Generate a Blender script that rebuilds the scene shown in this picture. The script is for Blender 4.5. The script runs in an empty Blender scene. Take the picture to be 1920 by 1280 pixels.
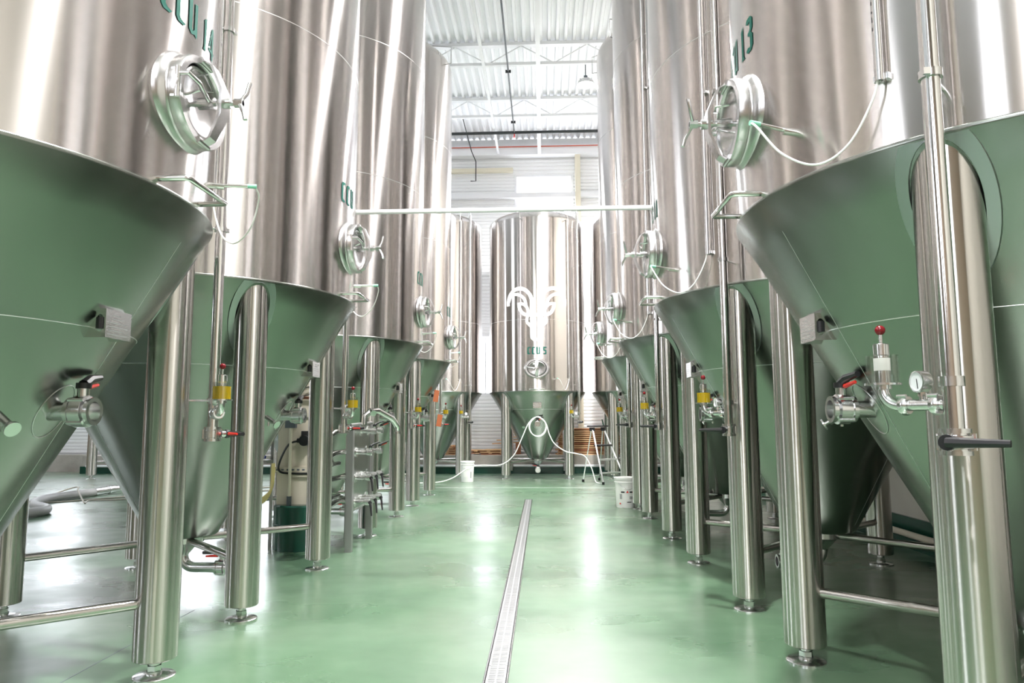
import bpy, bmesh, math, random
from mathutils import Vector, Matrix
from mathutils.geometry import tessellate_polygon

random.seed(7)
pi = math.pi
S = bpy.context.scene
C = S.collection

# ------------------------------------------------------------------ camera, sky, exposure
CAM_H, FPX, PITCH, YAW, ROLL = 1.2, 1355.5, 0.1084, 0.0424, -0.0037
fw = Vector((-math.sin(YAW) * math.cos(PITCH), math.cos(YAW) * math.cos(PITCH), math.sin(PITCH)))
rt = Vector((math.cos(YAW), math.sin(YAW), 0)); up = rt.cross(fw)
R_ = rt * math.cos(ROLL) + up * math.sin(ROLL); U_ = -rt * math.sin(ROLL) + up * math.cos(ROLL)
cam = bpy.data.cameras.new('camera'); cam.sensor_width = 36.0; cam.lens = FPX * 36.0 / 1920.0
cam.clip_start = 0.05; cam.clip_end = 200
co = bpy.data.objects.new('camera', cam); C.objects.link(co)
co.matrix_world = Matrix(((R_.x, U_.x, -fw.x, 0), (R_.y, U_.y, -fw.y, 0), (R_.z, U_.z, -fw.z, CAM_H), (0, 0, 0, 1)))
S.camera = co

SKY = 12.0
w = bpy.data.worlds.new('overcast_sky'); S.world = w; w.use_nodes = True
bg = w.node_tree.nodes['Background']
bg.inputs[0].default_value = (0.92, 0.94, 1.0, 1); bg.inputs[1].default_value = SKY
S.view_settings.view_transform = 'Standard'; S.view_settings.look = 'None'
S.view_settings.exposure = -0.05; S.view_settings.gamma = 1.0; S.view_settings.use_curve_mapping = False
LAMP_W = 760.0

def portal(loc, rot, sx, sy):
    l = bpy.data.lights.new('daylight_portal', 'AREA'); l.shape = 'RECTANGLE'; l.size = sx; l.size_y = sy
    l.cycles.is_portal = True
    o = bpy.data.objects.new('daylight_portal', l); C.objects.link(o); o.location = loc; o.rotation_euler = rot

# ------------------------------------------------------------------ materials
def mat(name, col, rough=0.5, metal=0.0, **kw):
    m = bpy.data.materials.new(name); m.use_nodes = True
    b = m.node_tree.nodes['Principled BSDF']
    b.inputs['Base Color'].default_value = (*col, 1); b.inputs['Roughness'].default_value = rough
    b.inputs['Metallic'].default_value = metal
    for k, v in kw.items(): b.inputs[k].default_value = v
    return m
def N(m, t, **kw):
    n = m.node_tree.nodes.new(t)
    for k, v in kw.items(): setattr(n, k, v)
    return n
def L(m, a, b): m.node_tree.links.new(a, b)
def bsdf(m): return m.node_tree.nodes['Principled BSDF']
def noise(m, scale, detail=2, vec=None, vscale=None, rough=0.5):
    n = N(m, 'ShaderNodeTexNoise'); n.inputs['Scale'].default_value = scale; n.inputs['Detail'].default_value = detail
    n.inputs['Roughness'].default_value = rough
    tc = N(m, 'ShaderNodeTexCoord')
    mp = N(m, 'ShaderNodeMapping'); mp.inputs['Scale'].default_value = vscale or (1, 1, 1)
    L(m, tc.outputs[vec or 'Object'], mp.inputs[0]); L(m, mp.outputs[0], n.inputs['Vector'])
    return n.outputs['Fac']
def ramp(m, src, stops):
    r = N(m, 'ShaderNodeValToRGB'); e = r.color_ramp.elements
    while len(e) < len(stops): e.new(0.5)
    for i, (p, c) in enumerate(stops):
        e[i].position = p; e[i].color = (*c, 1) if len(c) == 3 else c
    L(m, src, r.inputs[0]); return r.outputs[0]
def bump(m, src, strength, dist=0.01):
    b = N(m, 'ShaderNodeBump'); b.inputs['Strength'].default_value = strength; b.inputs['Distance'].default_value = dist
    L(m, src, b.inputs['Height']); L(m, b.outputs[0], bsdf(m).inputs['Normal']); return b
def g3(v): return (v, v, v)

def steel(name, col, rough, aniso=0.0, wave=0.0, grain=0.0, wsc=(2.6, 2.6, 0.035)):
    m = mat(name, col, rough, 1.0)
    if aniso:
        bsdf(m).inputs['Anisotropic'].default_value = aniso
        bsdf(m).inputs['Anisotropic Rotation'].default_value = 0.25
        t = N(m, 'ShaderNodeTangent', direction_type='RADIAL', axis='Z'); L(m, t.outputs[0], bsdf(m).inputs['Tangent'])
    if wave:
        bump(m, noise(m, 1.0, 2.5, vscale=wsc), wave, 0.02 if wsc[0] < 5 else 0.005)
    if grain:
        L(m, ramp(m, noise(m, 60, 3, vscale=(0.35, 0.35, 6)), [(0.25, g3(rough - grain)), (0.75, g3(rough + grain))]), bsdf(m).inputs['Roughness'])
    return m

MAT = {}
MAT['shell'] = steel('brushed_stainless_shell', (0.66, 0.625, 0.605), 0.19, aniso=1.0, wave=0.24)
MAT['cone'] = steel('matt_stainless_cone', (0.30, 0.32, 0.295), 0.26, grain=0.012, wave=0.03)
MAT['leg'] = steel('brushed_stainless_leg', (0.60, 0.575, 0.55), 0.20, aniso=1.0, wave=0.12, wsc=(14, 14, .03))
MAT['pad'] = steel('ground_stainless_pad', (0.40, 0.42, 0.42), 0.33)
MAT['satin'] = steel('satin_stainless', (0.56, 0.55, 0.55), 0.27)
MAT['pipe'] = steel('polished_stainless', (0.78, 0.77, 0.76), 0.14)
MAT['fit'] = steel('machined_stainless', (0.76, 0.76, 0.76), 0.20)
MAT['weld'] = steel('weld_bead', (0.62, 0.63, 0.62), 0.35)
MAT['black'] = mat('black_plastic', (0.012, 0.012, 0.014), 0.35)
MAT['red'] = mat('red_plastic', (0.65, 0.03, 0.02), 0.35)
MAT['ball'] = mat('dark_red_ball', (0.15, 0.004, 0.008), 0.18)
MAT['rubber'] = mat('white_rubber', (0.82, 0.82, 0.80), 0.45)
MAT['greencap'] = mat('mint_plastic', (0.25, 0.62, 0.45), 0.4)
MAT['label'] = mat('white_label', (0.85, 0.85, 0.83), 0.5)
MAT['teal'] = mat('teal_lettering', (0.0, 0.085, 0.062), 0.65, **{'Specular IOR Level': 0.15})
MAT['white'] = mat('white_lettering', (0.95, 0.95, 0.95), 0.6)
MAT['wpaint'] = mat('white_paint', (0.80, 0.81, 0.83), 0.5)
MAT['cream'] = mat('cream_paint', (0.72, 0.68, 0.55), 0.55)
MAT['siding'] = mat('white_steel_siding', (0.86, 0.87, 0.88), 0.45)
MAT['deck'] = mat('white_roof_deck', (0.88, 0.89, 0.91), 0.45)
MAT['darkpipe'] = mat('black_iron_pipe', (0.015, 0.02, 0.022), 0.4)
MAT['redpipe'] = mat('red_iron_pipe', (0.5, 0.10, 0.06), 0.5)
MAT['alu'] = steel('aluminium', (0.80, 0.81, 0.82), 0.3)
MAT['yellow_hose'] = mat('yellow_hose', (0.78, 0.66, 0.28), 0.4)
MAT['blue'] = mat('blue_hose', (0.01, 0.05, 0.42), 0.4)
MAT['darkgreen'] = mat('dark_green_paint', (0.005, 0.055, 0.035), 0.22)
MAT['grey_hose'] = mat('grey_hose', (0.42, 0.42, 0.42), 0.5)
MAT['white_hose'] = mat('white_hose', (0.80, 0.82, 0.78), 0.3)
MAT['cable'] = mat('beige_cable', (0.45, 0.42, 0.36), 0.5)
MAT['greybox'] = mat('grey_plastic', (0.10, 0.12, 0.14), 0.4)
MAT['bucket'] = mat('white_bucket_plastic', (0.80, 0.81, 0.79), 0.35)
MAT['greyprint'] = mat('grey_print', (0.35, 0.36, 0.36), 0.5)
MAT['beige'] = mat('beige_enamel', (0.62, 0.57, 0.47), 0.4)
MAT['post'] = steel('dull_steel_post', (0.42, 0.42, 0.42), 0.4)
MAT['brown'] = mat('brown_terminal', (0.16, 0.06, 0.03), 0.5)
MAT['gaugeface'] = mat('gauge_face', (0.75, 0.78, 0.80), 0.3)
MAT['orange'] = mat('orange_tag', (0.36, 0.10, 0.035), 0.5)

def concrete(name, col, var):
    m = mat(name, col, 0.7)
    c2 = tuple(max(0, c - var) for c in col)
    L(m, ramp(m, noise(m, 3.0, 5), [(0.3, c2), (0.7, col)]), bsdf(m).inputs['Base Color'])
    bump(m, noise(m, 30, 3), 0.15, 0.01); return m
MAT['concrete'] = concrete('grey_concrete', (0.50, 0.47, 0.43), 0.16)
MAT['wallbeige'] = concrete('beige_wall_panel', (0.62, 0.59, 0.54), 0.05)
MAT['plaster'] = concrete('tan_block_wall', (0.28, 0.215, 0.165), 0.06)

def wood(name, a, b):
    m = mat(name, a, 0.7)
    L(m, ramp(m, noise(m, 4, 4, vscale=(1, 6, 14)), [(0.3, a), (0.7, b)]), bsdf(m).inputs['Base Color']); return m
MAT['wood'] = wood('pale_pine', (0.72, 0.47, 0.26), (0.55, 0.31, 0.15))
MAT['wood2'] = wood('red_brown_pine', (0.46, 0.20, 0.10), (0.30, 0.11, 0.05))

# glass: a thin pane lets daylight straight through and mirrors a little
def thin(name, col, gl):
    m = bpy.data.materials.new(name); m.use_nodes = True; nt = m.node_tree; nt.nodes.clear()
    o = nt.nodes.new('ShaderNodeOutputMaterial'); mx = nt.nodes.new('ShaderNodeMixShader')
    t = nt.nodes.new('ShaderNodeBsdfTransparent'); t.inputs[0].default_value = (*col, 1)
    g = nt.nodes.new('ShaderNodeBsdfGlossy'); g.inputs['Roughness'].default_value = 0.03
    mx.inputs[0].default_value = gl
    nt.links.new(t.outputs[0], mx.inputs[1]); nt.links.new(g.outputs[0], mx.inputs[2]); nt.links.new(mx.outputs[0], o.inputs[0])
    return m
MAT['pane'] = thin('window_glass', (0.97, 0.98, 0.98), 0.05)
MAT['clear'] = thin('clear_acrylic', (0.92, 0.93, 0.92), 0.10)
MAT['liquid'] = mat('yellow_liquid', (0.80, 0.58, 0.01), 0.08, **{'Transmission Weight': 0.45, 'IOR': 1.2})

def emit(name, col, s):
    m = bpy.data.materials.new(name); m.use_nodes = True
    b = m.node_tree.nodes['Principled BSDF']; b.inputs['Base Color'].default_value = (*col, 1)
    b.inputs['Emission Color'].default_value = (*col, 1); b.inputs['Emission Strength'].default_value = s
    return m
MAT['lampglow'] = emit('lamp_lens', (1, 0.98, 0.95), 40)

# green resin floor: mottled colour, damp film of uneven gloss
fm = mat('green_resin_floor', (0.12, 0.36, 0.19), 0.3)
MAT['floor'] = fm
tc = N(fm, 'ShaderNodeTexCoord')
L(fm, ramp(fm, noise(fm, 0.9, 5, rough=0.6), [(0.28, (0.058, 0.122, 0.068)), (0.5, (0.088, 0.166, 0.096)), (0.75, (0.125, 0.205, 0.128))]), bsdf(fm).inputs['Base Color'])
L(fm, ramp(fm, noise(fm, 0.8, 4, vscale=(0.7, 1.2, 1), rough=0.6), [(0.36, g3(0.22)), (0.5, g3(0.34)), (0.64, g3(0.44))]), bsdf(fm).inputs['Roughness'])
bump(fm, noise(fm, 220, 2), 0.10, 0.004)
bsdf(fm).inputs['Specular IOR Level'].default_value = 0.6
L(fm, ramp(fm, noise(fm, 0.55, 4, vscale=(1.0, 0.8, 1), rough=0.55), [(0.36, g3(0.15)), (0.54, g3(1.0))]), bsdf(fm).inputs['Coat Weight'])
bsdf(fm).inputs['Coat Roughness'].default_value = 0.27; bsdf(fm).inputs['Coat IOR'].default_value = 1.75

# ------------------------------------------------------------------ mesh builder
class MB:
    def __init__(s): s.v = []; s.f = []
    def add(s, vs, fs):
        o = len(s.v); s.v += [tuple(v) for v in vs]; s.f += [tuple(i + o for i in f) for f in fs]; return s
    def box(s, c, d, m=None):
        x, y, z = (k / 2 for k in d); vs = []
        for a in (-1, 1):
            for b in (-1, 1):
                for e in (-1, 1):
                    p = Vector((a * x, b * y, e * z)); p = (m @ p) if m else p
                    vs.append(p + Vector(c))
        return s.add(vs, [(0, 1, 3, 2), (4, 6, 7, 5), (0, 4, 5, 1), (2, 3, 7, 6), (0, 2, 6, 4), (1, 5, 7, 3)])
    def b2(s, lo, hi): return s.box([(a + b) / 2 for a, b in zip(lo, hi)], [abs(b - a) for a, b in zip(lo, hi)])
    def tube(s, pts, r, n=10, cap=True, closed=False):
        P = [Vector(p) for p in pts]; k = len(P); rs = r if isinstance(r, (list, tuple)) else [r] * k
        T = []
        for i in range(k):
            a = P[(i - 1) % k] if (closed or i > 0) else P[i]; b = P[(i + 1) % k] if (closed or i < k - 1) else P[i]
            T.append((b - a).normalized())
        u = T[0].orthogonal().normalized(); vs = []; fs = []
        for i in range(k):
            if i: 
                q = T[i - 1].rotation_difference(T[i]); u = q @ u
            u = (u - T[i] * u.dot(T[i])).normalized(); v = T[i].cross(u)
            for j in range(n):
                a = 2 * pi * j / n; vs.append(P[i] + (u * math.cos(a) + v * math.sin(a)) * rs[i])
        for i in range(k if closed else k - 1):
            for j in range(n):
                a = i * n + j; b = i * n + (j + 1) % n; i2 = (i + 1) % k
                fs.append((a, b, i2 * n + (j + 1) % n, i2 * n + j))
        if cap and not closed:
            fs.append(tuple(range(n - 1, -1, -1))); fs.append(tuple((k - 1) * n + j for j in range(n)))
        return s.add(vs, fs)
    def cyl(s, a, b, r, n=16, r2=None): return s.tube([a, b], [r, r if r2 is None else r2], n)
    def lathe(s, prof, n=32, m=None, sx=1, sy=1, cap0=False, cap1=False, a0=0, a1=2 * pi):
        vs = []; fs = []; full = abs(a1 - a0 - 2 * pi) < 1e-6; c = n if full else n + 1
        for r, z in prof:
            for j in range(c):
                a = a0 + (a1 - a0) * j / n; p = Vector((r * math.cos(a) * sx, r * math.sin(a) * sy, z)); vs.append(m @ p if m else p)
        for i in range(len(prof) - 1):
            for j in range(n):
                j2 = (j + 1) % c
                fs.append((i * c + j, i * c + j2, (i + 1) * c + j2, (i + 1) * c + j))
        if cap0: fs.append(tuple(range(c - 1, -1, -1)))
        if cap1: fs.append(tuple((len(prof) - 1) * c + j for j in range(c)))
        return s.add(vs, fs)
    def sphere(s, c, r, n=14, sz=1):
        prof = [(max(1e-4, r * math.sin(pi * i / n)), -r * math.cos(pi * i / n) * sz) for i in range(n + 1)]
        return s.lathe(prof, n * 2, Matrix.Translation(c))
    def poly(s, pts, fn):
        tri = tessellate_polygon([[Vector((p[0], p[1], 0)) for p in pts]])
        return s.add([fn(*p) for p in pts], [tuple(t) for t in tri])
    def mesh(s, name):
        me = bpy.data.meshes.new(name); me.from_pydata(s.v, [], s.f); me.update()
        b = bmesh.new(); b.from_mesh(me); bmesh.ops.recalc_face_normals(b, faces=b.faces); b.to_mesh(me); b.free()
        return me
    def build(s, name, m, parent=None, smooth=True, ang=38, loc=None):
        me = s.mesh(name)
        if smooth:
            for p in me.polygons: p.use_smooth = True
            me.set_sharp_from_angle(angle=math.radians(ang))
        me.materials.append(MAT[m])
        o = bpy.data.objects.new(name, me); C.objects.link(o)
        if parent is not None: o.parent = parent
        if loc: o.location = loc
        return o

def arc(c, r, a0, a1, n, ax, ay):
    ax = Vector(ax); ay = Vector(ay); c = Vector(c)
    return [c + ax * (r * math.cos(a0 + (a1 - a0) * i / n)) + ay * (r * math.sin(a0 + (a1 - a0) * i / n)) for i in range(n + 1)]
def spline(P, n=8):
    P = [Vector(p) for p in P]; Q = [2 * P[0] - P[1]] + P + [2 * P[-1] - P[-2]]; out = []
    for i in range(1, len(Q) - 2):
        a, b, c, d = Q[i - 1:i + 3]
        for k in range(n):
            t = k / n
            out.append(0.5 * ((2 * b) + (c - a) * t + (2 * a - 5 * b + 4 * c - d) * t * t + (3 * b - a - 3 * c + d) * t ** 3))
    return out + [P[-1]]
def thing(name, label, cat, loc=(0, 0, 0), rz=0, group=None):
    o = bpy.data.objects.new(name, None); o.empty_display_size = 0.2; C.objects.link(o)
    o.location = loc; o.rotation_euler = (0, 0, rz); o['label'] = label; o['category'] = cat
    if group: o['group'] = group
    return o
def tag(o, label, cat, group=None):
    o['label'] = label; o['category'] = cat
    if group: o['group'] = group
    return o
def struct(o): o['kind'] = 'structure'; return o
def copy_tree(o, parent=None, skip=()):
    c = o.copy(); C.objects.link(c); c.parent = parent
    for ch in list(o.children):
        if ch.name.split('.')[0] not in skip: copy_tree(ch, c, skip)
    return c
AX = Matrix.Rotation(pi / 2, 4, 'Y')     # lathe z axis -> +X
def lookz(loc, d):                        # matrix taking local z to direction d
    return Matrix.Translation(loc) @ Vector((0, 0, 1)).rotation_difference(Vector(d)).to_matrix().to_4x4()

# ------------------------------------------------------------------ the hall
X0, X1, Y0, Y1, ZC = -15.0, 3.42, -7.0, 17.6, 8.25
fl = MB(); fl.b2((X0 - .3, Y0 - .3, -0.25), (-0.29, Y1 + .3, 0)); fl.b2((-0.172, Y0 - .3, -0.25), (X1 + .3, Y1 + .3, 0))
fl.b2((-0.29, 11.22, -0.25), (-0.172, Y1 + .3, 0)); fl.b2((-0.29, Y0 - .3, -0.25), (-0.172, 11.22, -0.05))
floor = struct(fl.build('floor', 'floor', smooth=False))

# roof deck: ribs run along the aisle
dk = MB(); per = 0.155; x = X0 - .2; prof = []
while x < X1 + .2:
    prof += [(x, 0), (x + per * .30, 0), (x + per * .40, 0.055), (x + per * .90, 0.055)]; x += per
prof.append((x, 0))
vs = [(a, y, ZC + b) for y in (Y0 - .2, Y1 + .2) for a, b in prof]; k = len(prof)
dk.add(vs, [(i, i + 1, k + i + 1, k + i) for i in range(k - 1)])
ceiling = struct(dk.build('ceiling', 'deck', smooth=False))
struct(MB().b2((X0 - .3, Y0 - .3, ZC + .08), (X1 + .3, Y1 + .3, ZC + .2)).build('ceiling', 'deck', smooth=False))

def cells(u0, u1, z0, z1, ops):
    us = sorted({u0, u1, *[o[0] for o in ops], *[o[1] for o in ops]}); us = [u for u in us if u0 <= u <= u1]
    zs = sorted({z0, z1, *[o[2] for o in ops], *[o[3] for o in ops]}); zs = [z for z in zs if z0 <= z <= z1]
    out = []
    for za, zb in zip(zs, zs[1:]):
        run = None
        for ua, ub in zip(us, us[1:]):
            mu, mz = (ua + ub) / 2, (za + zb) / 2
            if any(o[0] < mu < o[1] and o[2] < mz < o[3] for o in ops):
                if run: out.append((*run, za, zb)); run = None
            else: run = (run[0], ub) if run else (ua, ub)
        if run: out.append((*run, za, zb))
    return out
def wall(name, axis, pos, out, u0, u1, z0, z1, ops, m):
    b = MB()
    for ua, ub, za, zb in cells(u0, u1, z0, z1, ops):
        if axis == 'y': b.b2((ua, pos, za), (ub, pos + out, zb))
        else: b.b2((pos, ua, za), (pos + out, ub, zb))
    return struct(b.build(name, m, smooth=False))
wn = [0]
def window(axis, pos, out, u0, u1, z0, z1, cols=1, rows=1, m='wpaint', fwid=0.06):
    wn[0] += 1
    fr = MB(); t = fwid; d0, d1 = (pos - .02 * (1 if out > 0 else -1), pos + out)
    def bx(ua, ub, za, zb, da=d0, db=d1):
        if axis == 'y': fr.b2((ua, da, za), (ub, db, zb))
        else: fr.b2((da, ua, za), (db, ub, zb))
    bx(u0, u0 + t, z0, z1); bx(u1 - t, u1, z0, z1); bx(u0 + t, u1 - t, z0, z0 + t); bx(u0 + t, u1 - t, z1 - t, z1)
    o = struct(fr.build('window_%d' % wn[0], m, smooth=False))
    du = (u1 - u0 - 2 * t) / cols; dz = (z1 - z0 - 2 * t) / rows; mid = pos + out / 2
    for i in range(1, cols):
        fr = MB(); u = u0 + t + du * i; bx(u - .02, u + .02, z0 + t, z1 - t, mid - .03, mid + .03); fr.build('mullion', m, o, False)
    for i in range(cols):
        for j in range(rows):
            p = MB(); ua = u0 + t + du * i + .021; ub = ua + du - .042; za = z0 + t + dz * j + .001; zb = za + dz - .002
            if axis == 'y': p.b2((ua, mid - .004, za), (ub, mid + .004, zb))
            else: p.b2((mid - .004, ua, za), (mid + .004, ub, zb))
            p.build('pane', 'pane', o, False)
    return o

# back wall
bw = [(0.35, 3.2, 1.75, 3.2)] + [(c - 1.0, c + 1.0, 1.8, 3.3) for c in (-1.4, -3.9, -6.4, -8.9, -11.4, -13.8)] + [(-0.67, 0.80, 5.6, 7.32)] + [(c - 1.3, c + 1.3, 4.2, 7.32) for c in (-4.2,)] + [(1.55, 3.2, 4.2, 7.32)]  # the two taller upper windows are unseen, added to brighten roof and tanks
wb = wall('wall_back', 'y', Y1, 0.22, X0, X1, 0, ZC, bw, 'siding')
def siding(ua, ub, za, zb, Y, parent):
    n = max(1, round((zb - za) / 0.085)); h = (zb - za) / n; pr = []
    for i in range(n):
        z = za + i * h; pr += [(Y - .004, z), (Y - .004, z + h * .22), (Y - .026, z + h * .36), (Y - .026, z + h * .86)]
    pr.append((Y - .004, zb)); k = len(pr)
    b = MB(); b.add([(u, y, z) for u in (ua, ub) for y, z in pr], [(i, i + 1, k + i + 1, k + i) for i in range(k - 1)])
    b.build('siding_panel', 'siding', parent, False)
for ua, ub, za, zb in cells(X0, X1, 0.41, 7.7, bw):
    nn = max(1, round((ub - ua) / 3.0)); d = (ub - ua) / nn
    for i in range(nn): siding(ua + i * d + .004, ua + (i + 1) * d - .004, za, zb, Y1, wb)
for o in bw: window('y', Y1, 0.2, *o, cols=1 if o[2] > 5 else 2, rows=1 if o[2] != 4.2 else 2)
kb = struct(MB().b2((-10.75, 16.62, 0), (X1, Y1 - .03, 0.405)).build('trim_1', 'concrete', smooth=False))
struct(MB().b2((-15, 17.2, 0), (-10.75, Y1 - .03, 0.40)).build('trim_2', 'concrete', smooth=False))
struct(MB().b2((-10.78, 16.595, 0), (X1, 16.62, 0.165)).build('baseboard_back', 'darkgreen', smooth=False))
struct(MB().b2((X0, 17.30, 7.74), (X1, 17.56, 7.98)).build('trim_3', 'wpaint', smooth=False))      # eave beam
struct(MB().b2((X0, 17.40, 6.68), (X1, 17.55, 6.80)).build('trim_4', 'wpaint', smooth=False))      # girt
struct(MB().b2((-8, 17.44, 7.36), (-0.70, 17.56, 7.46)).build('trim_5', 'cream', smooth=False))
struct(MB().b2((0.84, 17.36, 0.41), (0.97, 17.56, 7.74)).build('trim_6', 'cream', smooth=False))   # column
# right wall
wr = wall('wall_right', 'x', X1, 0.22, Y0, Y1, 0, ZC, [], 'wallbeige')
struct(MB().b2((X1 - .03, Y0, 0), (X1, 16.6, 0.29)).build('baseboard_right', 'darkgreen', smooth=False))
# left wall with tall windows
lw = [(c - 1.3, c + 1.3, 3.3, 7.3) for c in (-2.4, 5.6, 13.2)]
wl = wall('wall_left', 'x', X0, -0.22, Y0, Y1, 0, ZC, lw, 'plaster')
for o in lw: window('x', X0, -0.2, *o, cols=3, rows=4)
# wall behind the camera
fwn = [(-7.6, -5.6, 3.3, 7.3), (-3.2, -1.6, 3.3, 7.3)]
wf = wall('wall_front', 'y', Y0, -0.22, X0, X1, 0, ZC, fwn, 'plaster')
for o in fwn: window('y', Y0, -0.2, *o, cols=3, rows=4)
portal((-6.2, Y1 + .35, 2.55), (-pi / 2, 0, 0), 18.0, 1.6)
portal((-1.15, Y1 + .35, 5.8), (-pi / 2, 0, 0), 8.9, 3.2)
portal((X0 - .35, 5.4, 5.3), (0, -pi / 2, 0), 4.1, 18.4)
portal((-4.6, Y0 - .35, 5.3), (pi / 2, 0, 0), 6.2, 4.1)

# ------------------------------------------------------------------ fermenters (local frame: manway looks along +X)
GLY = {
 'C': [[(0, .84), (.10, .97), (.42, 1.0), (.42, .76), (.34, .87), (.17, .85), (.17, .17), (.24, .11), (.44, .08), (.36, 0), (.10, 0), (0, .10)]],
 'U': [[(-.03, .95), (.16, 1), (.16, .18), (.22, .12), (.31, .2), (.31, .96), (.47, 1), (.47, .0), (.32, .06), (.14, 0), (0, .10)]],
 '1': [[(.04, .86), (.21, 1), (.21, .08), (.29, 0), (.0, 0), (.06, .08), (.06, .80)]],
 '3': [[(.0, .88), (.08, 1), (.32, 1), (.43, .90), (.43, .62), (.33, .52), (.43, .44), (.43, .12), (.30, 0), (.06, 0), (-.02, .1), (.1, .16), (.26, .11), (.27, .42), (.12, .48), (.12, .56), (.27, .62), (.27, .86), (.10, .84)]],
 '4': [[(.26, .98), (.42, 1), (.42, 0), (.26, .04)], [(.26, .98), (.26, .78), (.14, .38), (0, .30)], [(0, .30), (.5, .30), (.5, .20), (-.02, .20)]],
 '5': [[(0, 1), (.44, 1), (.40, .84), (.15, .86), (.15, .62), (.33, .60), (.43, .50), (.43, .12), (.30, 0), (.04, 0), (-.02, .12), (.12, .15), (.27, .12), (.27, .46), (.0, .48)]],
}
def lettering(parent, txt, R, zb, th0, cap=0.15):
    b = MB(); x = 0
    for ch in txt:
        if ch == ' ': x += 0.26 * cap * 1.15; continue
        for pl in GLY[ch]:
            def fn(px, py, x=x):
                a = th0 + (x + px * cap) / R
                return ((R + .0025) * math.cos(a), (R + .0025) * math.sin(a), zb + py * cap)
            b.poly(pl, fn)
        x += (0.62 if ch != '1' else 0.46) * cap
    return b.build('lettering', 'teal', parent, False)

def ribbon(b, pts, wd, R, close=True):
    # flat painted stroke wrapped on the shell; pts are (arc length, z)
    P = [Vector((p[0], p[1])) for p in pts]; Lf = []; Rg = []
    for i, p in enumerate(P):
        t = (P[min(i + 1, len(P) - 1)] - P[max(i - 1, 0)]).normalized(); n = Vector((-t.y, t.x)) * wd / 2
        Lf.append(p + n); Rg.append(p - n)
    def fn(p): 
        a = p.x / R; return ((R + .003) * math.cos(a), (R + .003) * math.sin(a), p.y)
    k = len(P); b.add([fn(p) for p in Lf] + [fn(p) for p in Rg], [(i, i + 1, k + i + 1, k + i) for i in range(k - 1)])

def butterfly(parent, c, ax, lev, name, r=0.05, lever_len=0.15, trig=True, upv=(0, 0, 1)):
    """clamp valve with hollow bore along ax, lever along lev"""
    ax = Vector(ax).normalized(); lev = Vector(lev).normalized(); upv = Vector(upv)
    m = lookz(c, ax); b = MB(); h = r * 0.62
    b.lathe([(r * .68, -h * 1.5), (r * 1.05, -h * 1.5), (r * 1.05, -h), (r * .9, -h), (r * .9, -h * .8), (r * 1.2, -h * .7), (r * 1.2, h * .7), (r * .9, h * .8), (r * .9, h), (r * 1.05, h), (r * 1.05, h * 1.5), (r * .72, h * 1.5), (r * .72, -h * 1.5)], 24, m)
    for a in range(0, 360, 90):
        d = m.to_3x3() @ Vector((math.cos(math.radians(a + 45)), math.sin(math.radians(a + 45)), 0))
        p = Vector(c) + d * r * 1.18; b.cyl(p - ax * h * .95, p + ax * h * .95, r * .16, 8)
    s0 = Vector(c) + upv * r * 1.1; s1 = Vector(c) + upv * r * 1.75
    b.cyl(s0, s1, r * .42, 12)
    o = b.build(name, 'fit', parent)
    disc = MB(); disc.cyl(Vector(c) - ax * .004, Vector(c) + ax * .004, r * .70, 20); disc.build('disc', 'fit', o)
    hb = Vector(c) + upv * r * 2.0; lv = MB()
    lv.tube([hb - upv * r * .3, hb + upv * r * .12], r * .55, 14)
    rise = upv * r * .35
    lv.tube([hb, hb + lev * lever_len * .35 + rise, hb + lev * lever_len + rise * 1.15], [r * .40, r * .34, r * .24], 8)
    lv.build('lever', 'black', o)
    if trig:
        t = MB(); t.tube([hb - upv * r * .25 + lev * lever_len * .25, hb - upv * r * .15 + lev * lever_len * .85], [r * .2, r * .14], 6); t.build('trigger', 'red', o)
    return o

def clamp(b, c, ax, r):
    m = lookz(c, ax); b.lathe([(r, -.012), (r * 1.5, -.012), (r * 1.72, -.006), (r * 1.72, .006), (r * 1.5, .012), (r, .012)], 20, m)
    d = m.to_3x3() @ Vector((0, 1, 0)); p = Vector(c) + d * r * 1.9; b.cyl(p - Vector(ax) * .014, p + Vector(ax) * .014, r * .3, 8)

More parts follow.
